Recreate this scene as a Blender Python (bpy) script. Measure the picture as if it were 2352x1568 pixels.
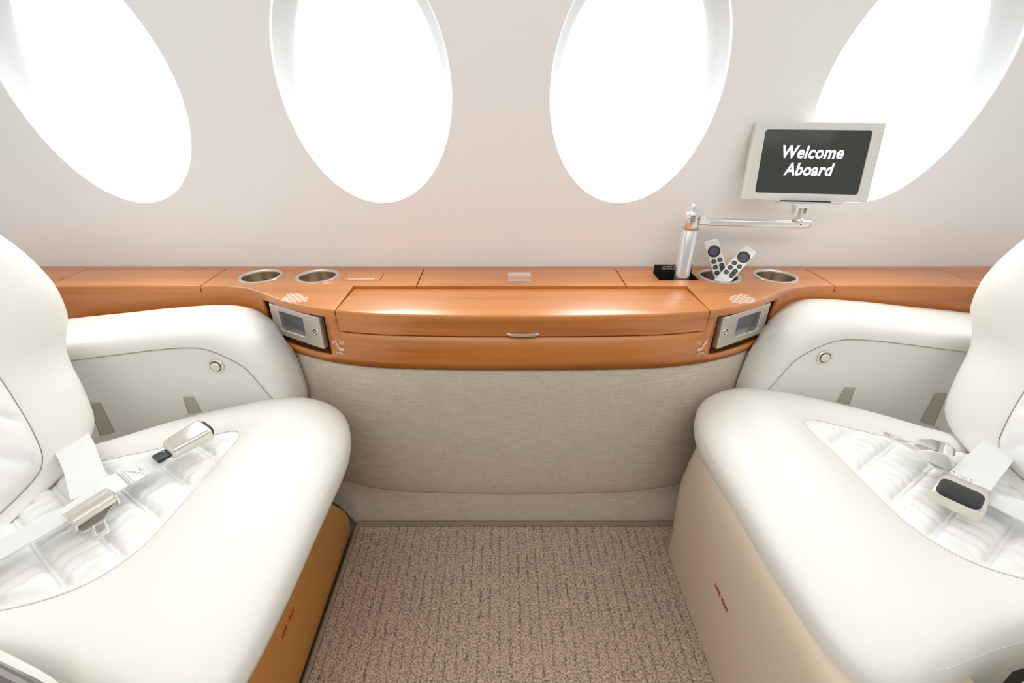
import bpy, bmesh, math, random
from mathutils import Vector, Matrix
from mathutils.geometry import tessellate_polygon
for o in list(bpy.data.objects): bpy.data.objects.remove(o)
random.seed(4)
S = bpy.context.scene; C = S.collection
PI = math.pi

# ------------------------------------------------------------ camera, sky, lights, exposure
FPX, PITCH, CX, CY, CZ = 1102.0, math.radians(27.5), 1150.0, 784.0, 1.06
cam = bpy.data.cameras.new('camera'); camo = bpy.data.objects.new('camera', cam); C.objects.link(camo)
cam.sensor_width = 36.0; cam.lens = 36.0 * FPX / 2352.0; cam.shift_x = (1176.0 - CX) / 2352.0
cam.clip_start = 0.02
camo.location = (0, 0, CZ); camo.rotation_euler = (PI / 2 - PITCH, 0, 0)
S.camera = camo

w = bpy.data.worlds.new('sky'); S.world = w; w.use_nodes = True
nt = w.node_tree; nt.nodes.clear()
out = nt.nodes.new('ShaderNodeOutputWorld'); bg = nt.nodes.new('ShaderNodeBackground')
tc = nt.nodes.new('ShaderNodeTexCoord'); sx = nt.nodes.new('ShaderNodeSeparateXYZ')
def wmap(src, f0, f1, t0, t1):
    n = nt.nodes.new('ShaderNodeMapRange'); n.interpolation_type = 'SMOOTHSTEP'
    for k_, v_ in zip(('From Min', 'From Max', 'To Min', 'To Max'), (f0, f1, t0, t1)): n.inputs[k_].default_value = v_
    nt.links.new(src, n.inputs['Value']); return n.outputs[0]
nt.links.new(tc.outputs['Generated'], sx.inputs[0])
front = wmap(sx.outputs['Y'], -0.2, 0.25, 0.0, 1.0)      # bright apron and sky outside the windows
upper = wmap(sx.outputs['Z'], 0.05, 0.50, 1.25, 8.5)
mu = nt.nodes.new('ShaderNodeMath'); mu.operation = 'MULTIPLY_ADD'; mu.inputs[2].default_value = 0.40   # the cabin behind the camera
nt.links.new(front, mu.inputs[0]); nt.links.new(upper, mu.inputs[1])
nt.links.new(mu.outputs[0], bg.inputs['Strength']); bg.inputs['Color'].default_value = (0.985, 0.99, 1.0, 1)
nt.links.new(bg.outputs[0], out.inputs[0])

def area_light(name, loc, rot, sxm, sym, power, col=(1, 0.97, 0.92)):
    l = bpy.data.lights.new(name, 'AREA'); l.shape = 'RECTANGLE'; l.size = sxm; l.size_y = sym
    l.energy = power; l.color = col
    o = bpy.data.objects.new(name, l); C.objects.link(o); o.location = loc; o.rotation_euler = rot
    return o
area_light('wall_fill_light', (0.05, 0.05, 1.70), (math.radians(45), 0, 0), 2.6, 0.5, 8.5, (0.97, 0.985, 1.0))  # unseen area light, added overhead and tilted to brighten the wall
area_light('aisle_fill_light', (0.05, -0.45, 1.60), (math.radians(30), 0, 0), 2.6, 0.6, 2.5, (0.97, 0.985, 1.0))  # second unseen light, added as soft fill from the aisle side

S.view_settings.view_transform = 'Standard'; S.view_settings.look = 'None'
S.view_settings.gamma = 1.0; S.view_settings.use_curve_mapping = False
S.view_settings.exposure = 0.20

# ------------------------------------------------------------ pixel -> point helpers
_c, _s = math.cos(PITCH), math.sin(PITCH)
def ray(px, py):
    u = (px - CX) / FPX; v = (CY - py) / FPX
    return (u, _c + _s * v, -_s + _c * v)
def atZ(px, py, z):
    a = ray(px, py); t = (z - CZ) / a[2]; return Vector((a[0] * t, a[1] * t, z))
def atY(px, py, y):
    a = ray(px, py); t = y / a[1]; return Vector((a[0] * t, y, CZ + a[2] * t))

# ------------------------------------------------------------ materials
def mat(name, col, rough=0.5, metal=0.0, coat=0.0, spec=0.5, bump=None, var=None, sheen=0.0):
    """bump = (scale, strength, distance); var = (scale, amount)"""
    m = bpy.data.materials.new(name); m.use_nodes = True
    t = m.node_tree; b = t.nodes['Principled BSDF']
    b.inputs['Base Color'].default_value = (*col, 1); b.inputs['Roughness'].default_value = rough
    b.inputs['Metallic'].default_value = metal; b.inputs['Coat Weight'].default_value = coat
    b.inputs['Specular IOR Level'].default_value = spec; b.inputs['Sheen Weight'].default_value = sheen
    tcn = t.nodes.new('ShaderNodeTexCoord')
    if bump:
        n = t.nodes.new('ShaderNodeTexNoise'); n.inputs['Scale'].default_value = bump[0]; n.inputs['Detail'].default_value = 4
        bp = t.nodes.new('ShaderNodeBump'); bp.inputs['Strength'].default_value = bump[1]; bp.inputs['Distance'].default_value = bump[2]
        t.links.new(tcn.outputs['Object'], n.inputs['Vector']); t.links.new(n.outputs['Fac'], bp.inputs['Height'])
        t.links.new(bp.outputs[0], b.inputs['Normal'])
    if var:
        n = t.nodes.new('ShaderNodeTexNoise'); n.inputs['Scale'].default_value = var[0]
        mx = t.nodes.new('ShaderNodeMix'); mx.data_type = 'RGBA'
        mx.inputs['A'].default_value = (*[c * (1 - var[1]) for c in col], 1)
        mx.inputs['B'].default_value = (*[min(1, c * (1 + var[1])) for c in col], 1)
        t.links.new(tcn.outputs['Object'], n.inputs['Vector']); t.links.new(n.outputs['Fac'], mx.inputs['Factor'])
        t.links.new(mx.outputs['Result'], b.inputs['Base Color'])
    return m

def wood_mat(name, dark, light, rough=0.42, coat=1.0):
    m = bpy.data.materials.new(name); m.use_nodes = True; t = m.node_tree; b = t.nodes['Principled BSDF']
    tcn = t.nodes.new('ShaderNodeTexCoord')
    mp = t.nodes.new('ShaderNodeMapping'); mp.inputs['Scale'].default_value = (1.2, 60, 110)
    n = t.nodes.new('ShaderNodeTexNoise'); n.inputs['Scale'].default_value = 2.2; n.inputs['Detail'].default_value = 6; n.inputs['Roughness'].default_value = 0.6
    mp2 = t.nodes.new('ShaderNodeMapping'); mp2.inputs['Scale'].default_value = (1.0, 14, 20)
    n2 = t.nodes.new('ShaderNodeTexNoise'); n2.inputs['Scale'].default_value = 1.6; n2.inputs['Detail'].default_value = 3
    mp3 = t.nodes.new('ShaderNodeMapping'); mp3.inputs['Scale'].default_value = (12, 400, 500)
    n3 = t.nodes.new('ShaderNodeTexNoise'); n3.inputs['Scale'].default_value = 1.0; n3.inputs['Detail'].default_value = 2
    add = t.nodes.new('ShaderNodeMath'); add.operation = 'MULTIPLY_ADD'; add.inputs[1].default_value = 0.55
    add2 = t.nodes.new('ShaderNodeMath'); add2.operation = 'MULTIPLY_ADD'; add2.inputs[1].default_value = 0.25
    cr = t.nodes.new('ShaderNodeValToRGB')
    cr.color_ramp.elements[0].position = 0.50; cr.color_ramp.elements[0].color = (*dark, 1)
    cr.color_ramp.elements[1].position = 1.12; cr.color_ramp.elements[1].color = (*light, 1)
    for a_, n_ in ((mp, n), (mp2, n2), (mp3, n3)):
        t.links.new(tcn.outputs['Object'], a_.inputs['Vector']); t.links.new(a_.outputs[0], n_.inputs['Vector'])
    t.links.new(n.outputs['Fac'], add.inputs[0]); t.links.new(n2.outputs['Fac'], add.inputs[2])
    t.links.new(n3.outputs['Fac'], add2.inputs[0]); t.links.new(add.outputs[0], add2.inputs[2])
    t.links.new(add2.outputs[0], cr.inputs['Fac'])
    t.links.new(cr.outputs['Color'], b.inputs['Base Color'])
    b.inputs['Roughness'].default_value = rough; b.inputs['Coat Weight'].default_value = coat; b.inputs['Coat Roughness'].default_value = 0.31
    return m

def carpet_mat():
    m = bpy.data.materials.new('ribbed_carpet'); m.use_nodes = True; t = m.node_tree; b = t.nodes['Principled BSDF']
    L = t.links.new
    tcn = t.nodes.new('ShaderNodeTexCoord')
    mp = t.nodes.new('ShaderNodeMapping'); mp.inputs['Scale'].default_value = (1, 0.35, 1)
    L(tcn.outputs['Object'], mp.inputs['Vector'])
    sp = t.nodes.new('ShaderNodeSeparateXYZ'); L(tcn.outputs['Object'], sp.inputs[0])
    # wobble of the ribs
    nw = t.nodes.new('ShaderNodeTexNoise'); nw.inputs['Scale'].default_value = 90; nw.inputs['Detail'].default_value = 2; L(tcn.outputs['Object'], nw.inputs['Vector'])
    wob = t.nodes.new('ShaderNodeMath'); wob.operation = 'MULTIPLY_ADD'; wob.inputs[1].default_value = 0.0045; L(nw.outputs['Fac'], wob.inputs[0]); L(sp.outputs['X'], wob.inputs[2])
    fr = t.nodes.new('ShaderNodeMath'); fr.operation = 'MULTIPLY'; fr.inputs[1].default_value = PI / 0.0115; L(wob.outputs[0], fr.inputs[0])
    sn = t.nodes.new('ShaderNodeMath'); sn.operation = 'SINE'; L(fr.outputs[0], sn.inputs[0])
    ab = t.nodes.new('ShaderNodeMath'); ab.operation = 'ABSOLUTE'; L(sn.outputs[0], ab.inputs[0])
    pw = t.nodes.new('ShaderNodeMath'); pw.operation = 'POWER'; pw.inputs[1].default_value = 0.45; L(ab.outputs[0], pw.inputs[0])
    nf = t.nodes.new('ShaderNodeTexNoise'); nf.inputs['Scale'].default_value = 230; nf.inputs['Detail'].default_value = 3; L(tcn.outputs['Object'], nf.inputs['Vector'])
    nl = t.nodes.new('ShaderNodeTexNoise'); nl.inputs['Scale'].default_value = 95; nl.inputs['Detail'].default_value = 3; L(mp.outputs[0], nl.inputs['Vector'])
    # strength of the groove comes and goes along the rib
    gm = t.nodes.new('ShaderNodeMapRange'); gm.inputs['From Min'].default_value = 0.35; gm.inputs['From Max'].default_value = 0.65
    gm.inputs['To Min'].default_value = 0.05; gm.inputs['To Max'].default_value = 0.75; L(nl.outputs['Fac'], gm.inputs['Value'])
    inv = t.nodes.new('ShaderNodeMath'); inv.operation = 'SUBTRACT'; inv.inputs[0].default_value = 1.0; L(pw.outputs[0], inv.inputs[1])
    gr = t.nodes.new('ShaderNodeMath'); gr.operation = 'MULTIPLY'; 
    fr2 = t.nodes.new('ShaderNodeMath'); fr2.operation = 'MULTIPLY'; fr2.inputs[1].default_value = PI / 0.023; L(wob.outputs[0], fr2.inputs[0])
    sn2 = t.nodes.new('ShaderNodeMath'); sn2.operation = 'SINE'; L(fr2.outputs[0], sn2.inputs[0])
    ab2 = t.nodes.new('ShaderNodeMath'); ab2.operation = 'ABSOLUTE'; L(sn2.outputs[0], ab2.inputs[0])
    pw2 = t.nodes.new('ShaderNodeMath'); pw2.operation = 'POWER'; pw2.inputs[1].default_value = 0.3; L(ab2.outputs[0], pw2.inputs[0])
    inv2 = t.nodes.new('ShaderNodeMath'); inv2.operation = 'SUBTRACT'; inv2.inputs[0].default_value = 1.0; L(pw2.outputs[0], inv2.inputs[1])
    mix2 = t.nodes.new('ShaderNodeMath'); mix2.operation = 'MULTIPLY_ADD'; mix2.inputs[1].default_value = 0.35; L(inv.outputs[0], mix2.inputs[0]); L(inv2.outputs[0], mix2.inputs[2])
    L(mix2.outputs[0], gr.inputs[0]); L(gm.outputs[0], gr.inputs[1])
    h = t.nodes.new('ShaderNodeMath'); h.operation = 'SUBTRACT'; 
    nc = t.nodes.new('ShaderNodeMath'); nc.operation = 'MULTIPLY_ADD'; nc.inputs[1].default_value = 1.9; nc.inputs[2].default_value = -0.50; L(nf.outputs['Fac'], nc.inputs[0])
    gs = t.nodes.new('ShaderNodeMath'); gs.operation = 'MULTIPLY'; gs.inputs[1].default_value = 0.62; L(gr.outputs[0], gs.inputs[0])
    L(nc.outputs[0], h.inputs[0]); L(gs.outputs[0], h.inputs[1])
    cr = t.nodes.new('ShaderNodeValToRGB'); cr.color_ramp.elements[0].position = 0.0; cr.color_ramp.elements[0].color = (0.16, 0.112, 0.078, 1)
    cr.color_ramp.elements[1].position = 0.68; cr.color_ramp.elements[1].color = (0.64, 0.495, 0.385, 1)
    L(h.outputs[0], cr.inputs['Fac']); L(cr.outputs['Color'], b.inputs['Base Color'])
    bp = t.nodes.new('ShaderNodeBump'); bp.inputs['Strength'].default_value = 0.6; bp.inputs['Distance'].default_value = 0.003
    L(h.outputs[0], bp.inputs['Height']); L(bp.outputs[0], b.inputs['Normal'])
    b.inputs['Roughness'].default_value = 0.95; b.inputs['Specular IOR Level'].default_value = 0.1; b.inputs['Sheen Weight'].default_value = 0.2
    return m

def fabric_mat():
    m = bpy.data.materials.new('woven_wall_fabric'); m.use_nodes = True; t = m.node_tree; b = t.nodes['Principled BSDF']; L = t.links.new
    tcn = t.nodes.new('ShaderNodeTexCoord')
    mp = t.nodes.new('ShaderNodeMapping'); mp.inputs['Scale'].default_value = (22, 22, 620)
    mq = t.nodes.new('ShaderNodeMapping'); mq.inputs['Scale'].default_value = (500, 500, 40)
    n = t.nodes.new('ShaderNodeTexNoise'); n.inputs['Scale'].default_value = 1.0; n.inputs['Detail'].default_value = 3
    n2 = t.nodes.new('ShaderNodeTexNoise'); n2.inputs['Scale'].default_value = 1.0; n2.inputs['Detail'].default_value = 2
    L(tcn.outputs['Object'], mp.inputs[0]); L(tcn.outputs['Object'], mq.inputs[0]); L(mp.outputs[0], n.inputs['Vector']); L(mq.outputs[0], n2.inputs['Vector'])
    ad = t.nodes.new('ShaderNodeMath'); ad.operation = 'MULTIPLY_ADD'; ad.inputs[1].default_value = 0.45; L(n2.outputs['Fac'], ad.inputs[0]); L(n.outputs['Fac'], ad.inputs[2])
    cr = t.nodes.new('ShaderNodeValToRGB'); cr.color_ramp.elements[0].position = 0.30; cr.color_ramp.elements[0].color = (0.44, 0.36, 0.275, 1)
    cr.color_ramp.elements[1].position = 1.1; cr.color_ramp.elements[1].color = (0.71, 0.62, 0.505, 1)
    L(ad.outputs[0], cr.inputs['Fac']); L(cr.outputs[0], b.inputs['Base Color'])
    bp = t.nodes.new('ShaderNodeBump'); bp.inputs['Strength'].default_value = 0.35; bp.inputs['Distance'].default_value = 0.001
    L(ad.outputs[0], bp.inputs['Height']); L(bp.outputs[0], b.inputs['Normal'])
    b.inputs['Roughness'].default_value = 0.9; b.inputs['Specular IOR Level'].default_value = 0.15
    return m

def glass_mat():
    m = bpy.data.materials.new('window_glass'); m.use_nodes = True; t = m.node_tree; t.nodes.clear()
    o = t.nodes.new('ShaderNodeOutputMaterial'); mx = t.nodes.new('ShaderNodeMixShader'); tr = t.nodes.new('ShaderNodeBsdfTransparent')
    gl = t.nodes.new('ShaderNodeBsdfGlossy'); gl.inputs['Roughness'].default_value = 0.02; mx.inputs[0].default_value = 0.06
    tr.inputs['Color'].default_value = (0.97, 0.99, 0.985, 1)
    t.links.new(tr.outputs[0], mx.inputs[1]); t.links.new(gl.outputs[0], mx.inputs[2]); t.links.new(mx.outputs[0], o.inputs[0])
    return m

M = dict(
    wall=mat('cream_wall_lining', (0.92, 0.91, 0.885), 0.6, spec=0.3),
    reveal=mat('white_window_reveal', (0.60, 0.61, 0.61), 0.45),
    rim=mat('white_window_rim', (0.93, 0.93, 0.92), 0.3),
    glass=glass_mat(),
    wood=wood_mat('satin_cherry_veneer', (0.35, 0.083, 0.007), (0.58, 0.188, 0.018)),
    woodin=mat('dark_wood_edge', (0.16, 0.04, 0.012), 0.5),
    fabric=fabric_mat(), carpet=carpet_mat(),
    binding=mat('carpet_binding', (0.30, 0.225, 0.165), 0.9, bump=(500, 0.6, 0.002), spec=0.1),
    floor=mat('dark_floor', (0.10, 0.085, 0.07), 0.8),
    leather=mat('cream_leather', (0.79, 0.772, 0.72), 0.42, bump=(420, 0.16, 0.0008), spec=0.45),
    quilt=mat('lit_quilted_cream_leather', (0.83, 0.825, 0.80), 0.5, bump=(420, 0.14, 0.0008), spec=0.35),  # same cream leather, whiter: the light on the quilting is in the colour
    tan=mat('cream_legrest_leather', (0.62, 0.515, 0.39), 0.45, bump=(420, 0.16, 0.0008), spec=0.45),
    brown=mat('saddle_brown_leather', (0.50, 0.215, 0.045), 0.42, bump=(420, 0.18, 0.0008), var=(9, 0.08)),
    seam=mat('seam_thread', (0.36, 0.30, 0.22), 0.8),
    plastic=mat('taupe_plastic', (0.46, 0.42, 0.34), 0.5),
    strap=mat('silver_webbing', (0.72, 0.72, 0.70), 0.38, bump=(700, 0.3, 0.0008), spec=0.6, sheen=0.3),
    stitch=mat('white_stitching', (0.92, 0.92, 0.9), 0.6),
    nickel=mat('brushed_nickel', (0.76, 0.72, 0.67), 0.30, metal=1.0, bump=(160, 0.05, 0.001)),
    nickel_plate=mat('satin_nickel_plate', (0.60, 0.56, 0.49), 0.36, metal=0.85),
    chrome=mat('polished_chrome', (0.86, 0.84, 0.81), 0.10, metal=1.0),
    steel=mat('cup_liner_steel', (0.80, 0.69, 0.56), 0.30, metal=1.0),
    alu=mat('satin_aluminium', (0.84, 0.83, 0.82), 0.24, metal=0.9),
    black=mat('black_plastic', (0.012, 0.012, 0.013), 0.38),
    screen=mat('blank_touch_screen', (0.085, 0.085, 0.105), 0.12, coat=0.5),
    display=mat('monitor_display', (0.045, 0.052, 0.042), 0.10, coat=0.3, var=(22, 0.35)),
    bezel=mat('pale_grey_monitor_case', (0.74, 0.72, 0.66), 0.42),
    white=mat('white_ink', (0.86, 0.82, 0.78), 0.6),
    red=mat('red_ink', (0.42, 0.015, 0.012), 0.6),
    remote=mat('white_remote_shell', (0.80, 0.79, 0.77), 0.3, metal=0.15),
    key=mat('dark_grey_key', (0.035, 0.037, 0.045), 0.35),
)
M['lit'] = mat('lit_letters', (0.9, 0.92, 0.95), 0.5)
M['lit'].node_tree.nodes['Principled BSDF'].inputs['Emission Color'].default_value = (0.85, 0.9, 1, 1)
M['lit'].node_tree.nodes['Principled BSDF'].inputs['Emission Strength'].default_value = 0.45

# ------------------------------------------------------------ object helpers
def tag(o, label=None, cat=None, group=None, kind=None):
    if label: o['label'] = label
    if cat: o['category'] = cat
    if group: o['group'] = group
    if kind: o['kind'] = kind
    return o
def thing(name, loc, label, cat, group=None):
    o = bpy.data.objects.new(name, None); C.objects.link(o); o.location = loc; o.empty_display_size = 0.05
    return tag(o, label, cat, group)
def link(name, me, m, parent=None, smooth=True):
    o = bpy.data.objects.new(name, me); C.objects.link(o)
    if m: me.materials.append(m)
    if smooth:
        for p in me.polygons: p.use_smooth = True
    if parent:
        o.parent = parent
        if parent.type == 'EMPTY': o.matrix_parent_inverse = Matrix.Translation(-parent.location)
    return o
def from_pydata(name, v, f, m, parent=None, smooth=True, merge=True, flat_angle=None):
    me = bpy.data.meshes.new(name); me.from_pydata([tuple(a) for a in v], [], f)
    bm = bmesh.new(); bm.from_mesh(me)
    if merge: bmesh.ops.remove_doubles(bm, verts=bm.verts, dist=1e-6)
    bmesh.ops.recalc_face_normals(bm, faces=bm.faces)
    bm.to_mesh(me); bm.free()
    o = link(name, me, m, parent, smooth)
    if flat_angle: me.set_sharp_from_angle(angle=math.radians(flat_angle))
    return o
class MB:
    def __init__(s): s.v = []; s.f = []
    def add(s, v, f):
        n = len(s.v); s.v += [Vector(a) for a in v]; s.f += [tuple(i + n for i in q) for q in f]
    def box(s, lo, hi, mtx=None):
        x0, y0, z0 = lo; x1, y1, z1 = hi
        v = [Vector(p) for p in ((x0,y0,z0),(x1,y0,z0),(x1,y1,z0),(x0,y1,z0),(x0,y0,z1),(x1,y0,z1),(x1,y1,z1),(x0,y1,z1))]
        if mtx: v = [mtx @ p for p in v]
        s.add(v, [(0,3,2,1),(4,5,6,7),(0,1,5,4),(1,2,6,5),(2,3,7,6),(3,0,4,7)])
    def rings(s, rings, close_u=True, cap0=False, cap1=False):
        n = len(rings[0]); v = [p for r in rings for p in r]; f = []
        for k in range(len(rings) - 1):
            for i in range(n if close_u else n - 1):
                j = (i + 1) % n
                f.append((k*n+i, k*n+j, (k+1)*n+j, (k+1)*n+i))
        if cap0: f.append(tuple(range(n))[::-1])
        if cap1: f.append(tuple((len(rings)-1)*n+i for i in range(n)))
        s.add(v, f)
    def tube(s, pts, r, n=10, cap=True, closed=False):
        pts = [Vector(p) for p in pts]; rs = r if isinstance(r, (list, tuple)) else [r]*len(pts)
        rings = []
        for i, p in enumerate(pts):
            if closed: t = pts[(i+1) % len(pts)] - pts[i-1]
            else: t = pts[min(i+1, len(pts)-1)] - pts[max(i-1, 0)]
            t.normalize(); up = Vector((0,0,1)) if abs(t.z) < 0.9 else Vector((0,1,0))
            a = t.cross(up).normalized(); b = t.cross(a)
            rings.append([p + (a*math.cos(q) + b*math.sin(q))*rs[i] for q in [2*PI*k/n for k in range(n)]])
        if closed: rings.append(rings[0])
        s.rings(rings, True, cap and not closed, cap and not closed)
    def lathe(s, prof, mtx=None, n=40, cap0=False, cap1=False):
        """prof = [(r, z)], about local z"""
        rings = [[Vector((r*math.cos(2*PI*k/n), r*math.sin(2*PI*k/n), z)) for k in range(n)] for r, z in prof]
        if mtx: rings = [[mtx @ p for p in q] for q in rings]
        s.rings(rings, True, cap0, cap1)
    def build(s, name, m, parent=None, smooth=True, flat=35):
        return from_pydata(name, s.v, s.f, m, parent, smooth, flat_angle=flat if smooth else None)
def frame(origin, xd, yd):
    xd = Vector(xd).normalized(); yd = Vector(yd); zd = xd.cross(yd).normalized(); yd = zd.cross(xd)
    m = Matrix((xd, yd, zd)).transposed().to_4x4(); m.translation = Vector(origin); return m
def curve2d(polys, depth=0.0, bevel=0.0, mtx=None, bseg=3):
    """filled 2-D outline with holes, extruded from -depth/2 to depth/2 with rounded rims -> mesh"""
    cu = bpy.data.curves.new('c', 'CURVE'); cu.dimensions = '2D'; cu.fill_mode = 'BOTH'
    cu.extrude = max(0, depth/2 - bevel); cu.bevel_depth = bevel; cu.bevel_resolution = bseg; cu.offset = -bevel
    for p in polys:
        sp = cu.splines.new('POLY'); sp.points.add(len(p)-1)
        for i, q in enumerate(p): sp.points[i].co = (q[0], q[1], 0, 1)
        sp.use_cyclic_u = True
    o = bpy.data.objects.new('c', cu); C.objects.link(o)
    dg = bpy.context.evaluated_depsgraph_get(); me = bpy.data.meshes.new_from_object(o.evaluated_get(dg))
    bpy.data.objects.remove(o); bpy.data.curves.remove(cu)
    if mtx: me.transform(mtx)
    return me
def plate(name, polys, depth, bevel, m, parent=None, mtx=None, flat=40):
    me = curve2d(polys, depth, bevel, mtx); me.materials.clear(); me.name = name
    bm = bmesh.new(); bm.from_mesh(me); bmesh.ops.remove_doubles(bm, verts=bm.verts, dist=1e-5); bmesh.ops.recalc_face_normals(bm, faces=bm.faces); bm.to_mesh(me); bm.free()
    o = link(name, me, m, parent, True); me.set_sharp_from_angle(angle=math.radians(flat)); return o
def text(name, body, size, mtx, m, parent=None, extrude=0.0003, bold=0.0, shear=0.0, align='CENTER', spacing=1.0, line=1.0):
    cu = bpy.data.curves.new('t', 'FONT'); cu.body = body; cu.size = size; cu.extrude = extrude; cu.offset = bold; cu.shear = shear
    cu.align_x = align; cu.align_y = 'CENTER'; cu.space_character = spacing; cu.space_line = line; cu.resolution_u = 3
    o = bpy.data.objects.new('t', cu); C.objects.link(o)
    dg = bpy.context.evaluated_depsgraph_get(); me = bpy.data.meshes.new_from_object(o.evaluated_get(dg))
    bpy.data.objects.remove(o); bpy.data.curves.remove(cu); me.transform(mtx); me.materials.clear(); me.name = name
    return link(name, me, m, parent, False)
def rrect(x0, y0, x1, y1, r, n=5):
    p = []
    for cx, cy, a0 in ((x1-r, y1-r, 0), (x0+r, y1-r, 90), (x0+r, y0+r, 180), (x1-r, y0+r, 270)):
        for k in range(n+1):
            a = math.radians(a0 + 90*k/n); p.append((cx + r*math.cos(a), cy + r*math.sin(a)))
    return p
def circle(cx, cy, r, n=48): return [(cx + r*math.cos(2*PI*k/n), cy + r*math.sin(2*PI*k/n)) for k in range(n)]
def spline(pts, n, closed=False):
    """Catmull-Rom through pts, resampled to n equal-length steps"""
    P = [Vector(p) for p in pts]; m = len(P); d = []
    seg = m if closed else m - 1
    for i in range(seg):
        if closed: a, b, c, e = P[(i-1) % m], P[i], P[(i+1) % m], P[(i+2) % m]
        else: a, b, c, e = P[max(i-1, 0)], P[i], P[i+1], P[min(i+2, m-1)]
        for k in range(16):
            t = k/16
            d.append(0.5*((2*b) + (c-a)*t + (2*a-5*b+4*c-e)*t*t + (-a+3*b-3*c+e)*t**3))
    d.append(P[0].copy() if closed else P[-1].copy())
    L = [0]
    for i in range(1, len(d)): L.append(L[-1] + (d[i]-d[i-1]).length)
    out = []; j = 0; N = n if closed else n-1
    for k in range(n):
        s_ = L[-1]*k/N
        while j < len(L)-2 and L[j+1] < s_: j += 1
        t = (s_-L[j])/max(1e-9, L[j+1]-L[j]); out.append(d[j].lerp(d[j+1], min(1, t)))
    return out
def lerp(a, b, t): return a + (b-a)*t
def interp(tab, x):
    if x <= tab[0][0]: return tab[0][1]
    for (a, b), (c, d) in zip(tab, tab[1:]):
        if x <= c:
            t = (x-a)/(c-a); return b + (d-b)*t
    return tab[-1][1]

# ============================================================ SETTING
def wallY(z): return 1.28 - 0.275*max(z-0.6, 0)**2
WIN = [-0.920, -0.305, 0.306, 0.920]; WZ, WA, WB = 1.07, 0.197, 0.267
def wall_pt(x, z, off=0.0): return Vector((x, wallY(z) + off, z))
wb = MB()
NSEG = 72; z0c, z1c = 0.70, 1.45
for i, xc in enumerate(WIN):
    hx0 = (WIN[i-1]+xc)/2 if i else xc-0.3075; hx1 = (WIN[i+1]+xc)/2 if i < 3 else xc+0.3075
    rings = []
    ell = [(math.cos(2*PI*k/NSEG), math.sin(2*PI*k/NSEG)) for k in range(NSEG)]
    def rect_pt(cx, sy):
        tx = ((hx1-xc) if cx > 0 else (xc-hx0))/max(abs(cx), 1e-9); ty = ((z1c-WZ) if sy > 0 else (WZ-z0c))/max(abs(sy), 1e-9)
        t = min(tx, ty); return xc+cx*t, WZ+sy*t
    angs = sorted(set([2*PI*k/NSEG for k in range(NSEG)] + [math.atan2(zz-WZ, xx-xc) % (2*PI) for xx in (hx0, hx1) for zz in (z0c, z1c)]))
    for q in range(9):
        r = []
        for a in angs:
            ca, sa = math.cos(a), math.sin(a); rx, rz = rect_pt(ca, sa)
            k_ = 1/math.sqrt((ca/WA)**2+(sa/WB)**2); ex, ez = xc+ca*k_, WZ+sa*k_
            t = (q/8)**1.4; r.append(wall_pt(lerp(ex, rx, t), lerp(ez, rz, t)))
        rings.append(r)
    wb.rings(rings)
def wall_strip(x0, x1, zs):
    xs = [x0 + (x1-x0)*k/8 for k in range(9)]
    wb.rings([[wall_pt(x, z, 0.0006) for x in xs] for z in zs], close_u=False)
wall_strip(-1.70, WIN[0]-0.3075+0.004, [0.0, 0.3, 0.6] + [0.7+0.02*k for k in range(39)])
wall_strip(WIN[3]+0.3075-0.004, 1.80, [0.0, 0.3, 0.6] + [0.7+0.02*k for k in range(39)])
wall_strip(WIN[0]-0.3075, WIN[3]+0.3075, [0.0, 0.3, 0.6, 0.65, 0.704])
wall_strip(-1.70, 1.80, [1.446+0.02*k for k in range(8)])
wo = wb.build('wall_back', M['wall'], flat=None); tag(wo, kind='structure')
# curved ceiling carrying on from the wall
cb = MB(); zt = 1.59; yt = wallY(zt)
prof = [(yt, zt), (yt-0.06, 1.66), (yt-0.15, 1.72), (yt-0.30, 1.755), (0.45, 1.77), (0.1, 1.77), (-0.4, 1.77), (-0.9, 1.76)]
cb.rings([[Vector((x, y, z)) for x in (-1.7, -0.8, 0, 0.9, 1.8)] for y, z in prof], close_u=False)
tag(cb.build('ceiling', M['wall'], flat=None), kind='structure')

for i, xc in enumerate(WIN):
    b = MB(); n = 96
    def er(a, bb, off): return [wall_pt(xc+a*math.cos(2*PI*k/n), WZ+bb*math.sin(2*PI*k/n), off) for k in range(n)]
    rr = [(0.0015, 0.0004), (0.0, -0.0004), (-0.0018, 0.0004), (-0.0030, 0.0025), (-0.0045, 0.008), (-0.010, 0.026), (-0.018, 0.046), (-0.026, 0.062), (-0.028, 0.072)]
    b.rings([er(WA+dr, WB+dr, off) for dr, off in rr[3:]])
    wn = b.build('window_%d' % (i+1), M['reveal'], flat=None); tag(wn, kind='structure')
    rm = MB(); rm.rings([er(WA+dr, WB+dr, off) for dr, off in rr[:5]]); rm.build('rim', M['rim'], wn, flat=None)
    g = MB(); g.rings([er(WA-0.0275, WB-0.0275, 0.066), er(WA-0.0275, WB-0.0275, 0.070)], cap0=True, cap1=True)
    g.build('pane', M['glass'], wn, smooth=False)

fl = MB(); fl.box((-1.7, -0.9, -0.06), (1.8, 1.30, -0.010)); tag(fl.build('floor', M['floor'], smooth=False), kind='structure')

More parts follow.
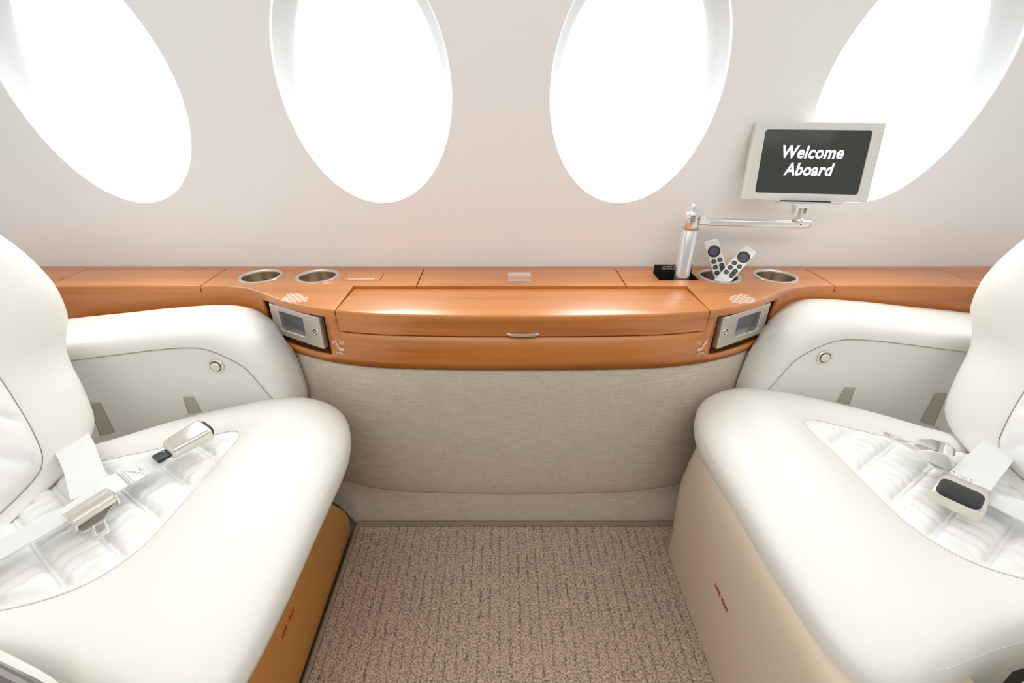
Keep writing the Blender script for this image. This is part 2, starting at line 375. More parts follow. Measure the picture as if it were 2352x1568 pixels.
# console front line (plan)
C0 = 0.046
half = [(0, 0.948), (0.13, 0.949), (0.24, 0.953), (0.33, 0.960), (0.415, 0.977), (0.475, 0.997), (0.53, 1.022), (0.575, 1.050), (0.615, 1.078), (0.65, 1.101), (0.69, 1.118), (0.735, 1.127), (0.80, 1.128), (1.0, 1.128), (1.30, 1.128), (1.70, 1.128)]
def frontY(x):
    u = abs(x-C0)
    for k in range(len(half)-1):
        if u <= half[k+1][0]:
            p0 = half[max(k-1, 0)] if k > 0 else (-half[1][0], half[1][1]); p1, p2 = half[k], half[k+1]; p3 = half[min(k+2, len(half)-1)]
            t = (u-p1[0])/(p2[0]-p1[0]); h = p2[0]-p1[0]
            m1 = (p2[1]-p0[1])/(p2[0]-p0[0])*h; m2 = (p3[1]-p1[1])/max(1e-6, p3[0]-p1[0])*h
            return (2*t**3-3*t*t+1)*p1[1] + (t**3-2*t*t+t)*m1 + (-2*t**3+3*t*t)*p2[1] + (t**3-t*t)*m2
    return 1.128
def xs_between(a, b, step=0.012):
    n = max(2, int(abs(b-a)/step)+1); return [a + (b-a)*k/(n-1) for k in range(n)]

# fabric lower side wall: follows the console, rolls under at its foot
XA, XB = -1.30, 1.40
fx = xs_between(XA, XB, 0.02)
def fpt(x, z, off):
    return Vector((x, frontY(x) + off, z))
fb = MB()
fprof = [(0.488, 0.040), (0.488, 0.013), (0.480, 0.010), (0.42, 0.006), (0.30, 0.002), (0.20, 0.002), (0.14, 0.003), (0.11, 0.005), (0.098, 0.009), (0.092, 0.016), (0.092, 0.045)]
fb.rings([[fpt(x, z, o) for x in fx] for z, o in fprof], close_u=False)
lw = fb.build('wall_lower', M['fabric'], flat=None); tag(lw, kind='structure')
pb = MB(); pb.tube([fpt(x, 0.4885, 0.009) for x in fx], 0.0022, 8); pb.build('piping', M['binding'], lw)
# recessed kick strip
kb = MB()
kpath = [(-0.60, 1.10), (-0.47, 1.02), (-0.412, 0.965), (-0.400, 0.9555), (-0.385, 0.953), (-0.2, 0.953), (0.1, 0.953), (0.4, 0.953), (0.485, 0.955), (0.51, 0.965), (0.60, 1.03), (0.7, 1.10)]
kk = [Vector((x, y, 0)) for x, y in kpath]
kk = [kk[0]] + [a_.lerp(b_, t_) for a_, b_ in zip(kk, kk[1:]) for t_ in (0.5, 1.0)]
kb.rings([[Vector((p.x, lerp(p.y, max(p.y, frontY(p.x)+0.0065), min(1, max(0, z/0.088))**1.2*0.92), z)) for p in kk] for z in (-0.010, 0.01, 0.03, 0.05, 0.07, 0.088, 0.0975)] + [[Vector((p.x, frontY(p.x)+0.04, 0.0975)) for p in kk]], close_u=False)
tag(kb.build('baseboard_back', M['fabric'], flat=30), kind='structure')

# ============================================================ CARPET
rug = thing('carpet', (0.02, 0.4, 0), 'taupe ribbed carpet runner with bound edge between the two seats', 'carpet')
rout = [(-0.389, 0.944), (-0.3955, 0.937), (-0.398, 0.925), (-0.399, 0.75), (-0.401, 0.5), (-0.403, 0.2), (-0.403, -0.3), (0.50, -0.3), (0.50, 0.2), (0.50, 0.944)]
plate('carpet_pile', [rout], 0.010, 0.003, M['carpet'], rug, Matrix.Translation((0, 0, -0.0045)))
b = MB(); b.tube([Vector((x+(0.004 if x < -0.37 else 0), y, -0.0005)) for x, y in [(-0.403, -0.3), (-0.403, 0.2), (-0.401, 0.5), (-0.399, 0.75), (-0.398, 0.925), (-0.3955, 0.937), (-0.389, 0.9445), (-0.375, 0.9462), (-0.1, 0.9462), (0.2, 0.9462), (0.50, 0.9462)]], 0.0062, 10)
b.build('bound_edge', M['binding'], rug)
b = MB(); b.tube([Vector((x, y, 0.0003)) for x, y in [(-0.393, -0.3), (-0.393, 0.2), (-0.391, 0.5), (-0.389, 0.75), (-0.388, 0.922), (-0.386, 0.931), (-0.378, 0.9355), (-0.1, 0.9358), (0.2, 0.9358), (0.50, 0.9358)]], 0.0011, 6)
b.build('edge_stitching', M['floor'], rug)

# ============================================================ CONSOLE
ZT = 0.63; TH = 0.018
con = thing('side_console', (C0, 1.2, 0.49), 'long cherry wood side console with cup holders running under the cabin windows', 'console')
def fr(a, b, off=0.0, step=0.012): return [(x, frontY(x)+off) for x in xs_between(a, b, step)]
G = 0.0012
LH = (-1.133, -0.751); RH = (0.836, 1.199); CLD = (-0.210, 0.314); TR = (-0.3675, 0.4645); YR = 1.254; YT = 1.1265
outl = [(-1.60, 1.279)] + fr(-1.60, LH[0]-G) + [(LH[0]-G, YR+G), (LH[1]+G, YR+G)] + fr(LH[1]+G, TR[0]-G) + [(TR[0]-G, YT), (CLD[0]-G, YT), (CLD[0]-G, YR+G), (CLD[1]+G, YR+G), (CLD[1]+G, YT), (TR[1]+G, YT)] \
    + fr(TR[1]+G, RH[0]-G) + [(RH[0]-G, YR+G), (RH[1]+G, YR+G)] + fr(RH[1]+G, 1.70) + [(1.70, 1.279)]
CUPS = [(-0.630, 1.1965), (-0.481, 1.1965), (0.5735, 1.1975), (0.7215, 1.1965)]
CUPR = 0.0475
SLOT = (0.408, 1.168, 0.511, 1.226)
COV = (-0.411, 1.165, -0.311, 1.225)
holes = [circle(x, y, CUPR) for x, y in CUPS] + [[(SLOT[0], SLOT[1]), (SLOT[2], SLOT[1]), (SLOT[2], SLOT[3]), (SLOT[0], SLOT[3])],
         [(COV[0], COV[1]), (COV[2], COV[1]), (COV[2], COV[3]), (COV[0], COV[3])]]
TZ = Matrix.Translation((0, 0, ZT-TH/2))
plate('counter_top', [outl]+holes, TH, 0.0016, M['wood'], con, TZ)
# rounded nose in front of the counter edge, one strip per free stretch of edge
nb = MB()
def nose(a, b, off=0.0, z=ZT, mbx=None):
    prof = [(0.0, -0.0003), (-0.0018, -0.0007), (-0.0036, -0.0024), (-0.0044, -0.0055), (-0.0045, -0.0100), (-0.0043, -0.0160), (-0.0040, -0.0180), (0.002, -0.0182)]
    xs = xs_between(a, b, 0.012)
    (mbx or nb).rings([[Vector((x, frontY(x)+off+o+0.002, z+dz)) for x in xs] for o, dz in prof], close_u=False)
for a, bb in ((-1.60, LH[0]-G), (LH[1]+G, TR[0]-G), (TR[1]+G, RH[0]-G), (RH[1]+G, 1.70)):
    nb = MB(); nose(a, bb, mbx=nb); nb.build('edge_nosing', M['wood'], con)
# hatches
def hatch(name, a, b, handle=None):
    o = plate(name, [[(b-G, YR-G), (a+G, YR-G)] + fr(a+G, b-G)], TH, 0.0016, M['wood'], con, TZ)
    m_ = MB(); nose(a+G, b-G, mbx=m_); e = m_.build('edge_nosing', M['wood'], o)
    return o
hatch('hatch', *LH); hatch('hatch', *RH)
lid = plate('centre_lid', [[(CLD[0]+G, YT), (CLD[1]-G, YT), (CLD[1]-G, YR-G), (CLD[0]+G, YR-G)]], TH, 0.0016, M['wood'], con, TZ)
# bright metal pull: a channel section with flared top lip
b = MB(); hx0, hx1 = 0.019, 0.076
hp = [(1.150, 0.000), (1.150, 0.004), (1.156, 0.006), (1.156, 0.014), (1.149, 0.017), (1.149, 0.0195), (1.172, 0.0195), (1.172, 0.0165), (1.165, 0.014), (1.165, 0.0)]
b.rings([[Vector((x, y, ZT+z)) for y, z in hp] for x in (hx0, hx0+0.002, hx1-0.002, hx1)], True, True, True)
b.build('pull_handle', M['alu'], lid, flat=25)
o = plate('access_cover', [[(COV[0]+G, COV[1]+G), (COV[2]-G, COV[1]+G), (COV[2]-G, COV[3]-G), (COV[0]+G, COV[3]-G)]], TH, 0.0008, M['wood'], con, TZ)
# dark body beneath seams
b = MB(); b.box((-1.6, 1.14, ZT-0.034), (-0.70, 1.278, ZT-0.022)); b.box((-0.70, 1.14, 0.50), (1.70, 1.155, ZT-0.022)); b.box((-0.375, 1.156, ZT-0.034), (0.395, 1.278, ZT-0.022)); b.box((0.79, 1.14, ZT-0.034), (1.70, 1.278, ZT-0.0225))
b.build('inner_frame', M['woodin'], con, smooth=False)

# front panel with openings for the control units and the fold-out table
UO = [(-0.583, -0.397), (2*C0+0.397, 2*C0+0.583)]; UZ = (0.508, 0.6105)
TFZ = 0.5755
def in_open(x, z):
    for a, bb in UO:
        if a < x < bb and UZ[0] < z < UZ[1]: return True
    return TR[0] < x < TR[1] and z > TFZ
cuts = sorted([-1.60, 1.70] + [UO[0][0], UO[0][1], UO[1][0], UO[1][1], TR[0], TR[1]])
xs = []
for a, bb in zip(cuts, cuts[1:]): xs += xs_between(a, bb, 0.012)[:-1]
xs.append(1.70)
zs = [0.490, 0.508, 0.545, TFZ, 0.6105, 0.6135]
FOFF = 0.0045
b = MB()
for i in range(len(xs)-1):
    for k in range(len(zs)-1):
        if in_open((xs[i]+xs[i+1])/2, (zs[k]+zs[k+1])/2): continue
        q = [(xs[i], zs[k]), (xs[i+1], zs[k]), (xs[i+1], zs[k+1]), (xs[i], zs[k+1])]
        b.add([Vector((x, frontY(x)+FOFF-0.006*(z-0.49)/0.12, z)) for x, z in q], [(0, 1, 2, 3)])
fp = b.build('front_panel', M['wood'], con, flat=None)
sm = fp.modifiers.new('thickness', 'SOLIDIFY'); sm.thickness = 0.010; sm.offset = -1 if fp.data.polygons[0].normal.y < 0 else 1
# control unit recesses
def unit(mirror):
    mx = (lambda x: 2*C0-x) if mirror else (lambda x: x)
    sg = -1 if mirror else 1
    b = MB()
    a, c = UO[0]; ya, yc = frontY(a)+0.012, frontY(c)+0.012
    d = 0.045; zl, zh = UZ
    # four inner faces and a back, as a niche
    f0 = [Vector((mx(a), ya, zl)), Vector((mx(c), yc, zl)), Vector((mx(c), yc, zh)), Vector((mx(a), ya, zh))]
    f1 = [Vector((mx(a+0.008), ya+d, zl+0.003)), Vector((mx(c+0.004), yc+d, zl+0.003)), Vector((mx(c+0.004), yc+d, zh-0.001)), Vector((mx(a+0.008), ya+d, zh-0.001))]
    b.rings([f0, f1], True, False, True)
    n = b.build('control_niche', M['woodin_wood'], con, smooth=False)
    nsm = n.modifiers.new('thickness', 'SOLIDIFY'); nsm.thickness = 0.003; nsm.offset = -1
    # metal unit standing in the niche
    P0 = Vector((mx(-0.560), 1.072, 0)); P1 = Vector((mx(-0.4105), 0.986, 0))
    if mirror: P0, P1 = P1, P0
    L_ = (P1-P0).length; mt = frame(P0 + Vector((0, 0, 0.5265)), P1-P0, (0, 0, 1))
    H = 0.081
    inner = rrect(0.030, 0.017, 0.115, 0.066, 0.004) if not mirror else rrect(L_-0.115, 0.017, L_-0.030, 0.066, 0.004)
    inner = [(x, y) for x, y in inner]
    u = plate('control_unit', [rrect(0, 0, L_, H, 0.003), inner], 0.015, 0.0018, M['nickel_plate'], con, mt @ Matrix.Translation((0, 0, -0.0055)))
    sx0, sx1 = (0.034, 0.115) if not mirror else (L_-0.115, L_-0.034)
    s_ = MB(); s_.box((sx0-0.008, 0.014, -0.0125), (sx1+0.004, 0.070, -0.0095), mt); s_.build('touch_screen', M['screen'], u, smooth=False)
    jx = L_-0.017 if not mirror else 0.017
    j = MB(); j.lathe([(0.0088, 0.002), (0.0088, 0.0034), (0.0074, 0.0038), (0.0070, 0.002)], mt @ Matrix.Translation((jx, 0.042, 0)), 24); jo = j.build('jack_ring', M['chrome'], u)
    j = MB(); j.lathe([(0.0001, 0.0024), (0.0072, 0.0024)], mt @ Matrix.Translation((jx, 0.042, 0)), 24); j.build('jack_well', M['black'], jo)
    j = MB(); j.lathe([(0.0018, 0.0028), (0.0018, 0.0036), (0.0046, 0.0036), (0.0046, 0.0024)], mt @ Matrix.Translation((jx, 0.042, 0)), 24); j.build('jack_socket', M['chrome'], jo)
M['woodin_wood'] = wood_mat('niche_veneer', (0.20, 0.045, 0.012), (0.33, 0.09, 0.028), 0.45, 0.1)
unit(False); unit(True)

# fold-out table: sloped top plate, nosing and curved apron
tro = [(TR[1]-G, YT-0.0015), (TR[0]+G, YT-0.0015)] + fr(TR[0]+G, TR[1]-G, 0.0)
def tz(y): return -0.0065*max(0, min(1, (y-0.975)/(YT-0.975)))
me_m = curve2d([tro], TH, 0.0016, TZ)
for v in me_m.vertices: v.co.z += tz(v.co.y)
me_m.materials.clear()
bm = bmesh.new(); bm.from_mesh(me_m); bmesh.ops.remove_doubles(bm, verts=bm.verts, dist=1e-5); bmesh.ops.recalc_face_normals(bm, faces=bm.faces); bm.to_mesh(me_m); bm.free()
tab = link('fold_out_table', me_m, M['wood'], con); me_m.set_sharp_from_angle(angle=math.radians(40))
m_ = MB(); nose(TR[0]+G, TR[1]-G, mbx=m_); m_.build('edge_nosing', M['wood'], tab)
m_ = MB()
m_.rings([[Vector((x, frontY(x)+o, z)) for x in xs_between(TR[0]+0.0018, TR[1]-0.0018)] for o, z in ((0.014, 0.6125), (-0.0016, 0.6125), (-0.0012, 0.600), (-0.0006, 0.5805), (0.001, 0.5787), (0.014, 0.5787), (0.014, 0.6125))], False)
m_.build('table_apron', M['wood'], tab)
hb = MB(); hxs = [0.014 + 0.070*k/14 for k in range(15)]
hb.rings([[Vector((x, frontY(x)-0.001-0.007*math.sin(PI*k/14)**0.5+dy, 0.5855+dz)) for dy, dz in ((0.004, 0.0035), (-0.001, 0.0035), (-0.003, 0.002), (-0.003, -0.002), (-0.001, -0.0035), (0.004, -0.0035))] for k, x in enumerate(hxs)], True, True, True)
hb.build('bow_handle', M['nickel'], tab, flat=50)

# cup holders
for k, (x, y) in enumerate(CUPS):
    mt = Matrix.Translation((x, y, ZT))
    b = MB(); b.lathe([(0.0550, -0.0005), (0.0550, 0.0012), (0.0540, 0.0024), (0.0468, 0.0024), (0.0458, 0.001), (0.0455, -0.004)], mt, 64)
    r = b.build('cup_holder', M['nickel'], con)
    b = MB(); b.lathe([(0.0455, -0.004), (0.0450, -0.03), (0.0440, -0.068), (0.040, -0.074), (0.0001, -0.075)], mt, 64)
    b.build('cup_liner', M['steel'], r)
# monitor slot box and its raised black flap
b = MB(); x0, y0, x1, y1 = SLOT
top = [(x0, y0), (x1, y0), (x1, y1), (x0, y1)]
b.rings([[Vector((x, y, ZT-0.0002)) for x, y in top], [Vector((x, y, ZT-0.11)) for x, y in top]], True, False, True)
sb = b.build('monitor_well', M['black'], con, smooth=False); q = sb.modifiers.new('thickness', 'SOLIDIFY'); q.thickness = 0.0015; q.offset = -1
b = MB(); b.box((x0+0.001, y1-0.002, ZT-0.001), (x1-0.001, y1+0.0015, ZT+0.022)); fl_ = b.build('well_flap', M['black'], con, smooth=False)
text('flap_lettering', 'LID MUST BE\nMONITOR IS', 0.0060, frame((0.447, y1-0.0023, ZT+0.014), (1, 0, 0), (0, 0, 1)), M['white'], fl_, 0.0001)

# printed notices (too small to read in the photograph): rows of fine word marks
def notice(name, mtx, rows, lh, m, parent, seed):
    rnd = random.Random(seed); b = MB()
    for i, (x0, x1) in enumerate(rows):
        x = x0
        while x < x1:
            wlen = min(rnd.uniform(0.0022, 0.0065), x1-x)
            xx = x
            while xx < x+wlen:        # letter strokes
                ww = min(rnd.uniform(0.0006, 0.0011), x+wlen-xx); hh = lh*rnd.uniform(0.46, 0.62)
                b.box((xx, -i*lh, 0), (xx+ww, -i*lh+hh, 0.0001), mtx); xx += ww+0.0003
            x += wlen+0.0010
    return b.build(name, m, parent, smooth=False)
def deck_frame(ax, ay, deg, z=ZT+0.00005): return frame((ax, ay, z), (math.cos(math.radians(deg)), math.sin(math.radians(deg)), 0), (-math.sin(math.radians(deg)), math.cos(math.radians(deg)), 0))
rowsL = [(0.010, 0.036), (0.000, 0.058), (-0.006, 0.066), (0.003, 0.068), (0.002, 0.070), (0.005, 0.062), (0.007, 0.055), (0.015, 0.045)]
notice('printed_notice', deck_frame(-0.503, 1.078, -27), rowsL, 0.0062, M['white'], con, 3)
notice('printed_notice', deck_frame(0.525, 1.043, 27), [(0.022, 0.062), (0.012, 0.066), (0.004, 0.070), (0.000, 0.064), (-0.004, 0.066), (0.004, 0.062), (0.006, 0.060), (0.022, 0.050)], 0.0062, M['white'], con, 5)
notice('printed_notice', deck_frame(-0.396, 1.178, 0), [(0.0, 0.070), (0.001, 0.069)], 0.0055, M['white'], con, 8)
# seat position pictograms beside the control units
def picto(mirror):
    xm = (2*C0+0.372) if mirror else -0.372
    # tangent of the front at this spot
    t = Vector((1, (frontY(xm+0.01)-frontY(xm-0.01))/0.02, 0)).normalized()
    mt = frame((xm, frontY(xm)+FOFF-0.0035-0.0004, 0.538), t, (0, 0, 1))
    s_ = -1 if not mirror else 1
    b = MB()
    def bar(x0, y0, x1, y1, wd):
        d_ = Vector((x1-x0, y1-y0, 0)); n_ = Vector((-d_.y, d_.x, 0)).normalized()*wd/2
        p = [Vector((x0, y0, 0))+n_, Vector((x0, y0, 0))-n_, Vector((x1, y1, 0))-n_, Vector((x1, y1, 0))+n_]
        b.add([mt @ q for q in p], [(0, 1, 2, 3)])
    bar(s_*-0.008, -0.009, s_*0.003, -0.009, 0.0042); bar(s_*-0.009, -0.0045, s_*0.003, -0.0048, 0.0022)
    bar(s_*0.002, -0.006, s_*0.0105, 0.013, 0.0028); bar(s_*-0.014, -0.010, s_*-0.0095, -0.007, 0.0012); bar(s_*0.006, -0.008, s_*0.010, -0.004, 0.0007)
    bar(s_*0.0115, 0.0145, s_*0.013, 0.019, 0.0009)
    b.build('seat_pictogram', M['white'], con, smooth=False)
    for (lx, ly, rows) in ((-0.013 if mirror else 0.002, 0.014, [(0.0, 0.010), (0.001, 0.011), (0, 0.010)]), (0.006 if mirror else -0.019, 0.009, [(0, 0.007), (0, 0.006)]), (-0.010 if not mirror else -0.004, -0.018, [(0, 0.015), (-0.002, 0.017)])):
        notice('printed_caption', mt @ Matrix.Translation((lx, ly, 0)), rows, 0.0034, M['white'], con, int(abs(lx)*1000)+3)
picto(False); picto(True)

# ============================================================ SEATS
NR = 120
def quilt_h(x, y):
    """raised channels between crossing double seams"""
    a = x*0.83 - y*0.56; bq = x*0.56 + y*0.83
    pb_, pa_ = 0.067, 0.027
    ph = bq/pb_ + 0.18
    row = math.floor(ph + 0.5); d = abs(ph + 0.5 - row - 0.5)       # 0.5 at a double seam
    d = (0.5-abs(ph-round(ph)))*pb_ if False else abs(((ph + 0.5) % 1) - 0.5)*pb_   # distance from the double seam
    d = abs(((ph) % 1) - 0.5)*pb_; d = pb_/2 - abs(pb_/2 - d) if False else d
    puff = 1-math.exp(-(max(0, d-0.0035)/0.006)**1.3)
    pair = 0.55 if d < 0.0028 else 0.0
    row = math.floor(ph + 0.5)
    a += 0.010*row + 0.0015*math.sin(bq*160)
    da = abs((a/pa_) % 1 - 0.5)*pa_
    pa2 = 1-math.exp(-(da/0.0045)**1.2)
    return 0.0100*puff*(0.30+0.70*pa2) + 0.003*pair
def make_seat(left, sill):
    """window-side view of a club seat; left seat in place, the right one mirrored and moved"""
    if left: T = lambda p: Vector((p[0], p[1], p[2]))
    else: T = lambda p: Vector((0.112-p[0], p[1]+0.040, p[2]))
    if left:
        root = thing('armchair', (-0.65, 0.62, 0), 'cream leather armchair on the left, standing on a brown leather base', 'seat')
    else:
        root = thing('armchair', (0.76, 0.66, 0), 'cream leather armchair on the right, with an all cream base', 'seat')
    # ---- cushion
    outer = [(-0.326, 0.62), (-0.322, 0.74), (-0.324, 0.80), (-0.338, 0.862), (-0.370, 0.915), (-0.420, 0.948), (-0.485, 0.962), (-0.56, 0.950), (-0.65, 0.922), (-0.74, 0.880), (-0.82, 0.830), (-0.90, 0.790),
             (-0.97, 0.74), (-0.99, 0.60), (-0.97, 0.46), (-0.88, 0.40), (-0.78, 0.375), (-0.68, 0.357), (-0.60, 0.340), (-0.54, 0.326), (-0.48, 0.308), (-0.42, 0.288), (-0.375, 0.288), (-0.343, 0.335), (-0.330, 0.46)]
    inner = [(-0.553, 0.62), (-0.546, 0.72), (-0.541, 0.775), (-0.546, 0.803), (-0.566, 0.812), (-0.595, 0.805), (-0.64, 0.790), (-0.69, 0.772), (-0.745, 0.757), (-0.80, 0.742), (-0.86, 0.730), (-0.91, 0.715),
             (-0.93, 0.68), (-0.935, 0.58), (-0.92, 0.46), (-0.86, 0.430), (-0.78, 0.422), (-0.70, 0.425), (-0.63, 0.445), (-0.59, 0.475), (-0.565, 0.52), (-0.557, 0.57)]
    A = spline([(x, y, 0) for x, y in outer], NR, True); B = spline([(x, y, 0) for x, y in inner], NR, True)
    crest = lambda x: 0.447 + 0.085*(min(x, -0.45)+0.45)
    rings = []
    cen = Vector((-0.66, 0.62, 0))
    for f_, z_ in ((0.16, 0.335), (0.06, 0.340), (0.02, 0.350), (0.0, 0.368)):
        rings.append([T((lerp(p.x, q.x, f_), lerp(p.y, q.y, f_), z_ + crest(p.x)-0.447 - 0.10*min(1, max(0, (0.42-p.y)/0.06))*min(1, max(0, (-0.38-p.x)/0.05)))) for p, q in zip(A, B)])
    for f_ in (0.0, 0.012, 0.035, 0.07, 0.12, 0.19, 0.28, 0.38, 0.5, 0.62, 0.74, 0.84, 0.91, 0.96, 0.985, 1.0):
        if f_ < 0.62: h = (1-(1-f_/0.62)**2.6)**0.62
        else: h = 1.0
        dip = 0.0 if f_ < 0.62 else -0.013*((f_-0.62)/0.38)**2.2
        r = []
        for p, q in zip(A, B):
            x, y = lerp(p.x, q.x, f_), lerp(p.y, q.y, f_); zc = crest(x)
            r.append(T((x, y, (zc-0.055) + 0.055*h + dip)))
        rings.append(r)
    b = MB(); b.rings(rings, True, True, False)
    cu = b.build('seat_cushion', M['leather'], root, flat=None)
    # ---- quilted insert
    ni = 420; Bi = spline([(x, y, 0) for x, y in inner], ni, True); nrr = 120; cen = Vector((-0.72, 0.60, 0))
    v = []; f = []
    for k in range(nrr+1):
        t = 1-k/nrr
        for p in Bi:
            x, y = lerp(cen.x, p.x, t), lerp(cen.y, p.y, t)
            edge = min(1, (1-t)*8)
            z = crest(x)-0.0130 - 0.002*min(1, (1-t)*20) + quilt_h(x, y)*edge
            v.append(T((x, y, z)))
    for k in range(nrr):
        for i in range(ni):
            j = (i+1) % ni; f.append((k*ni+i, k*ni+j, (k+1)*ni+j, (k+1)*ni+i))
    qi = from_pydata('quilted_insert', v, f, M['quilt'], root)
    b = MB(); b.tube([T((p.x, p.y, crest(p.x)-0.0118)) for p in B], 0.0012, 6, closed=True); b.build('piping', M['leather'], qi)
    # near-side boxing seam of the cushion
    b = MB(); sidex = [(p, q) for p, q in zip(A, B) if p.y < 0.40 and -0.93 < p.x < -0.395]; sidex.sort(key=lambda pq: pq[0].x)
    pts = [T((lerp(p.x, q.x, 0.10), lerp(p.y, q.y, 0.10), crest(p.x)-0.055+0.055*(1-(1-0.10/0.62)**2.6)**0.62)) for p, q in sidex]
    b.tube(pts, 0.0006, 6); b.build('boxing_seam', M['leather'], cu)
    # ---- backrest
    far = [(0.56, 0.395, -0.885), (0.70, 0.400, -0.880), (0.775, 0.412, -0.878), (0.815, 0.430, -0.878), (0.832, 0.450, -0.880), (0.85, 0.483, -0.893), (0.87, 0.523, -0.912), (0.888, 0.550, -0.932), (0.903, 0.575, -0.943), (0.922, 0.600, -0.949),
           (0.940, 0.634, -0.943), (0.946, 0.665, -0.942), (0.948, 0.702, -0.945), (0.946, 0.742, -0.957), (0.938, 0.786, -0.974), (0.925, 0.82, -0.988), (0.90, 0.90, -1.02), (0.84, 1.00, -1.06), (0.72, 1.06, -1.085), (0.56, 1.08, -1.09)]
    sil = [(y, z, x) for y, z, x in far] + [(1.12-y, z, x) for y, z, x in far[-2:0:-1]]
    farq = [(0.56, 0.415, -0.862), (0.66, 0.425, -0.860), (0.697, 0.445, -0.862), (0.715, 0.49, -0.872), (0.732, 0.55, -0.893), (0.742, 0.62, -0.912), (0.745, 0.70, -0.930), (0.74, 0.80, -0.960), (0.72, 0.88, -0.99), (0.66, 0.95, -1.02), (0.56, 0.97, -1.03)]
    qs = [(y, z, x) for y, z, x in farq] + [(1.12-y, z, x) for y, z, x in farq[-2:0:-1]]
    # match the two closed curves by angle of travel
    A2 = spline([(x, y, z) for y, z, x in sil], 140, True); B2 = spline([(x, y, z) for y, z, x in qs], 140, True)
    rings = []
    for back, sc in ((0.13, 0.75), (0.12, 0.90), (0.09, 0.98), (0.05, 1.0), (0.02, 1.005)):
        r = []
        for p in A2:
            cy, cz = 0.56, 0.70
            r.append(T((p.x-back, cy+(p.y-cy)*sc, cz+(p.z-cz)*sc)))
        rings.append(r)
    for f_ in (0, 0.03, 0.08, 0.15, 0.25, 0.37, 0.5, 0.65, 0.8, 0.92, 0.98, 1):
        bulge = 0.034*(math.sin(PI*min(1, f_*1.0)**0.55)) if f_ < 1 else 0
        rings.append([T((lerp(p.x, q.x, f_)+bulge, lerp(p.y, q.y, f_), lerp(p.z, q.z, f_))) for p, q in zip(A2, B2)])
    b = MB(); b.rings(rings, True, True, False); bk = b.build('backrest', M['leather'], root, flat=None)
    v = []; f = []; Bq = spline([(x, y, z) for y, z, x in qs], 160, True); cq = Vector((-0.935, 0.56, 0.69)); nq = 50
    for k in range(nq+1):
        t = 1-k/nq
        for p in Bq:
            y, z = lerp(cq.y, p.y, t), lerp(cq.z, p.z, t); x = lerp(-0.860-0.32*(z-0.43), p.x, t**3)
            d1 = abs(((y+z*0.75)/0.085) % 1-0.5)*2; d2 = abs(((y-z*0.75)/0.085) % 1-0.5)*2
            h = min(1, (1-d1)*3.2)**0.6*min(1, (1-d2)*3.2)**0.6
            v.append(T((x+0.004*min(1, (1-t)*12)+0.008*h*min(1, (1-t)*9), y, z)))
    for k in range(nq):
        for i in range(160):
            j = (i+1) % 160; f.append((k*160+i, k*160+j, (k+1)*160+j, (k+1)*160+i))
    bq_ = from_pydata('quilted_back_panel', v, f, M['quilt'], root)
    b = MB(); b.tube([T((p.x+0.001, p.y, p.z)) for p in B2], 0.0007, 6, closed=True); b.build('piping', M['seam'], bq_)
    # ---- window-side armrest
    YI, YO = 0.930, 1.005
    Spx = [(148, 829), (250, 816.5), (344, 805), (390, 800.5), (427, 798.6), (455, 799.5), (482, 805), (523, 822), (561, 844), (585, 868), (611, 899)]
    Opx = [(141, 753), (250, 742), (344, 732), (448, 724.5), (499, 725.5), (551, 737.6), (603, 763), (644, 799.6), (665, 821), (678, 844), (699, 894)]
    Sp = [atY(x, y, YI) for x, y in Spx]; Op = [atY(x, y, YO) for x, y in Opx]
    Sp = [Vector((-1.12, YI, Sp[0].z-0.012))] + Sp + [Vector((-0.522, YI, 0.40)), Vector((-0.515, YI, 0.30)), Vector((-0.515, YI, 0.12))]
    Op = [Vector((-1.12, YO, Op[0].z-0.012))] + Op + [Vector((-0.494, YO, 0.34)), Vector((-0.488, YO, 0.25)), Vector((-0.488, YO, 0.12))]
    nS = 60; Sc = spline(Sp, nS); Oc = spline(Op, nS)
    rings = []
    for k in range(13):
        a = (PI/2)*k/12; u = math.sin(a)**0.92; w_ = 1-math.cos(a)       # quarter turn from inner face to crest
        rings.append([T((lerp(p.x, q.x, u), lerp(YI, YO, w_) , lerp(p.z, q.z, u))) for p, q in zip(Sc, Oc)])
    for yy, dz in ((1.04, 0.0), (1.075, -0.004), (1.098, -0.014), (1.105, -0.03), (1.106, -0.20)):
        rings.append([T((p.x+dz*0.6 if p.x > -0.55 else p.x, yy, max(0.10, p.z+dz))) for p in Oc])
    for rg in rings:
        for p in rg: p.y = min(p.y, frontY(p.x) - 0.001)
    b = MB(); b.rings(rings, False); ar = b.build('armrest', M['leather'], root, flat=None)
    poly = [T((p.x, YI+0.0012, p.z)) for p in Sc] + [T((-1.12, YI+0.0012, 0.12))]
    tess = tessellate_polygon([poly]); pn = from_pydata('armrest_panel', poly, [tuple(t) for t in tess], M['leather'], ar, smooth=False)
    b = MB(); b.tube([T((p.x, YI-0.0003, p.z)) for p in Sc], 0.0010, 6); b.build('seam', M['seam'], pn)
    # round push button
    bc = T(atY(497, 840, YI)); mt = frame(bc, (1, 0, 0), (0, 0, 1))
    b = MB(); b.lathe([(0.0175, -0.001), (0.0175, 0.002), (0.0165, 0.0032), (0.0135, 0.0032), (0.0120, 0.0010), (0.0120, -0.001)], mt, 40); bt = b.build('button_ring', M['nickel'], pn)
    b = MB(); b.lathe([(0.0105, 0.0005), (0.0105, 0.0050), (0.0095, 0.0062), (0.0001, 0.0058)], mt, 40); b.build('push_button', M['nickel'], bt)
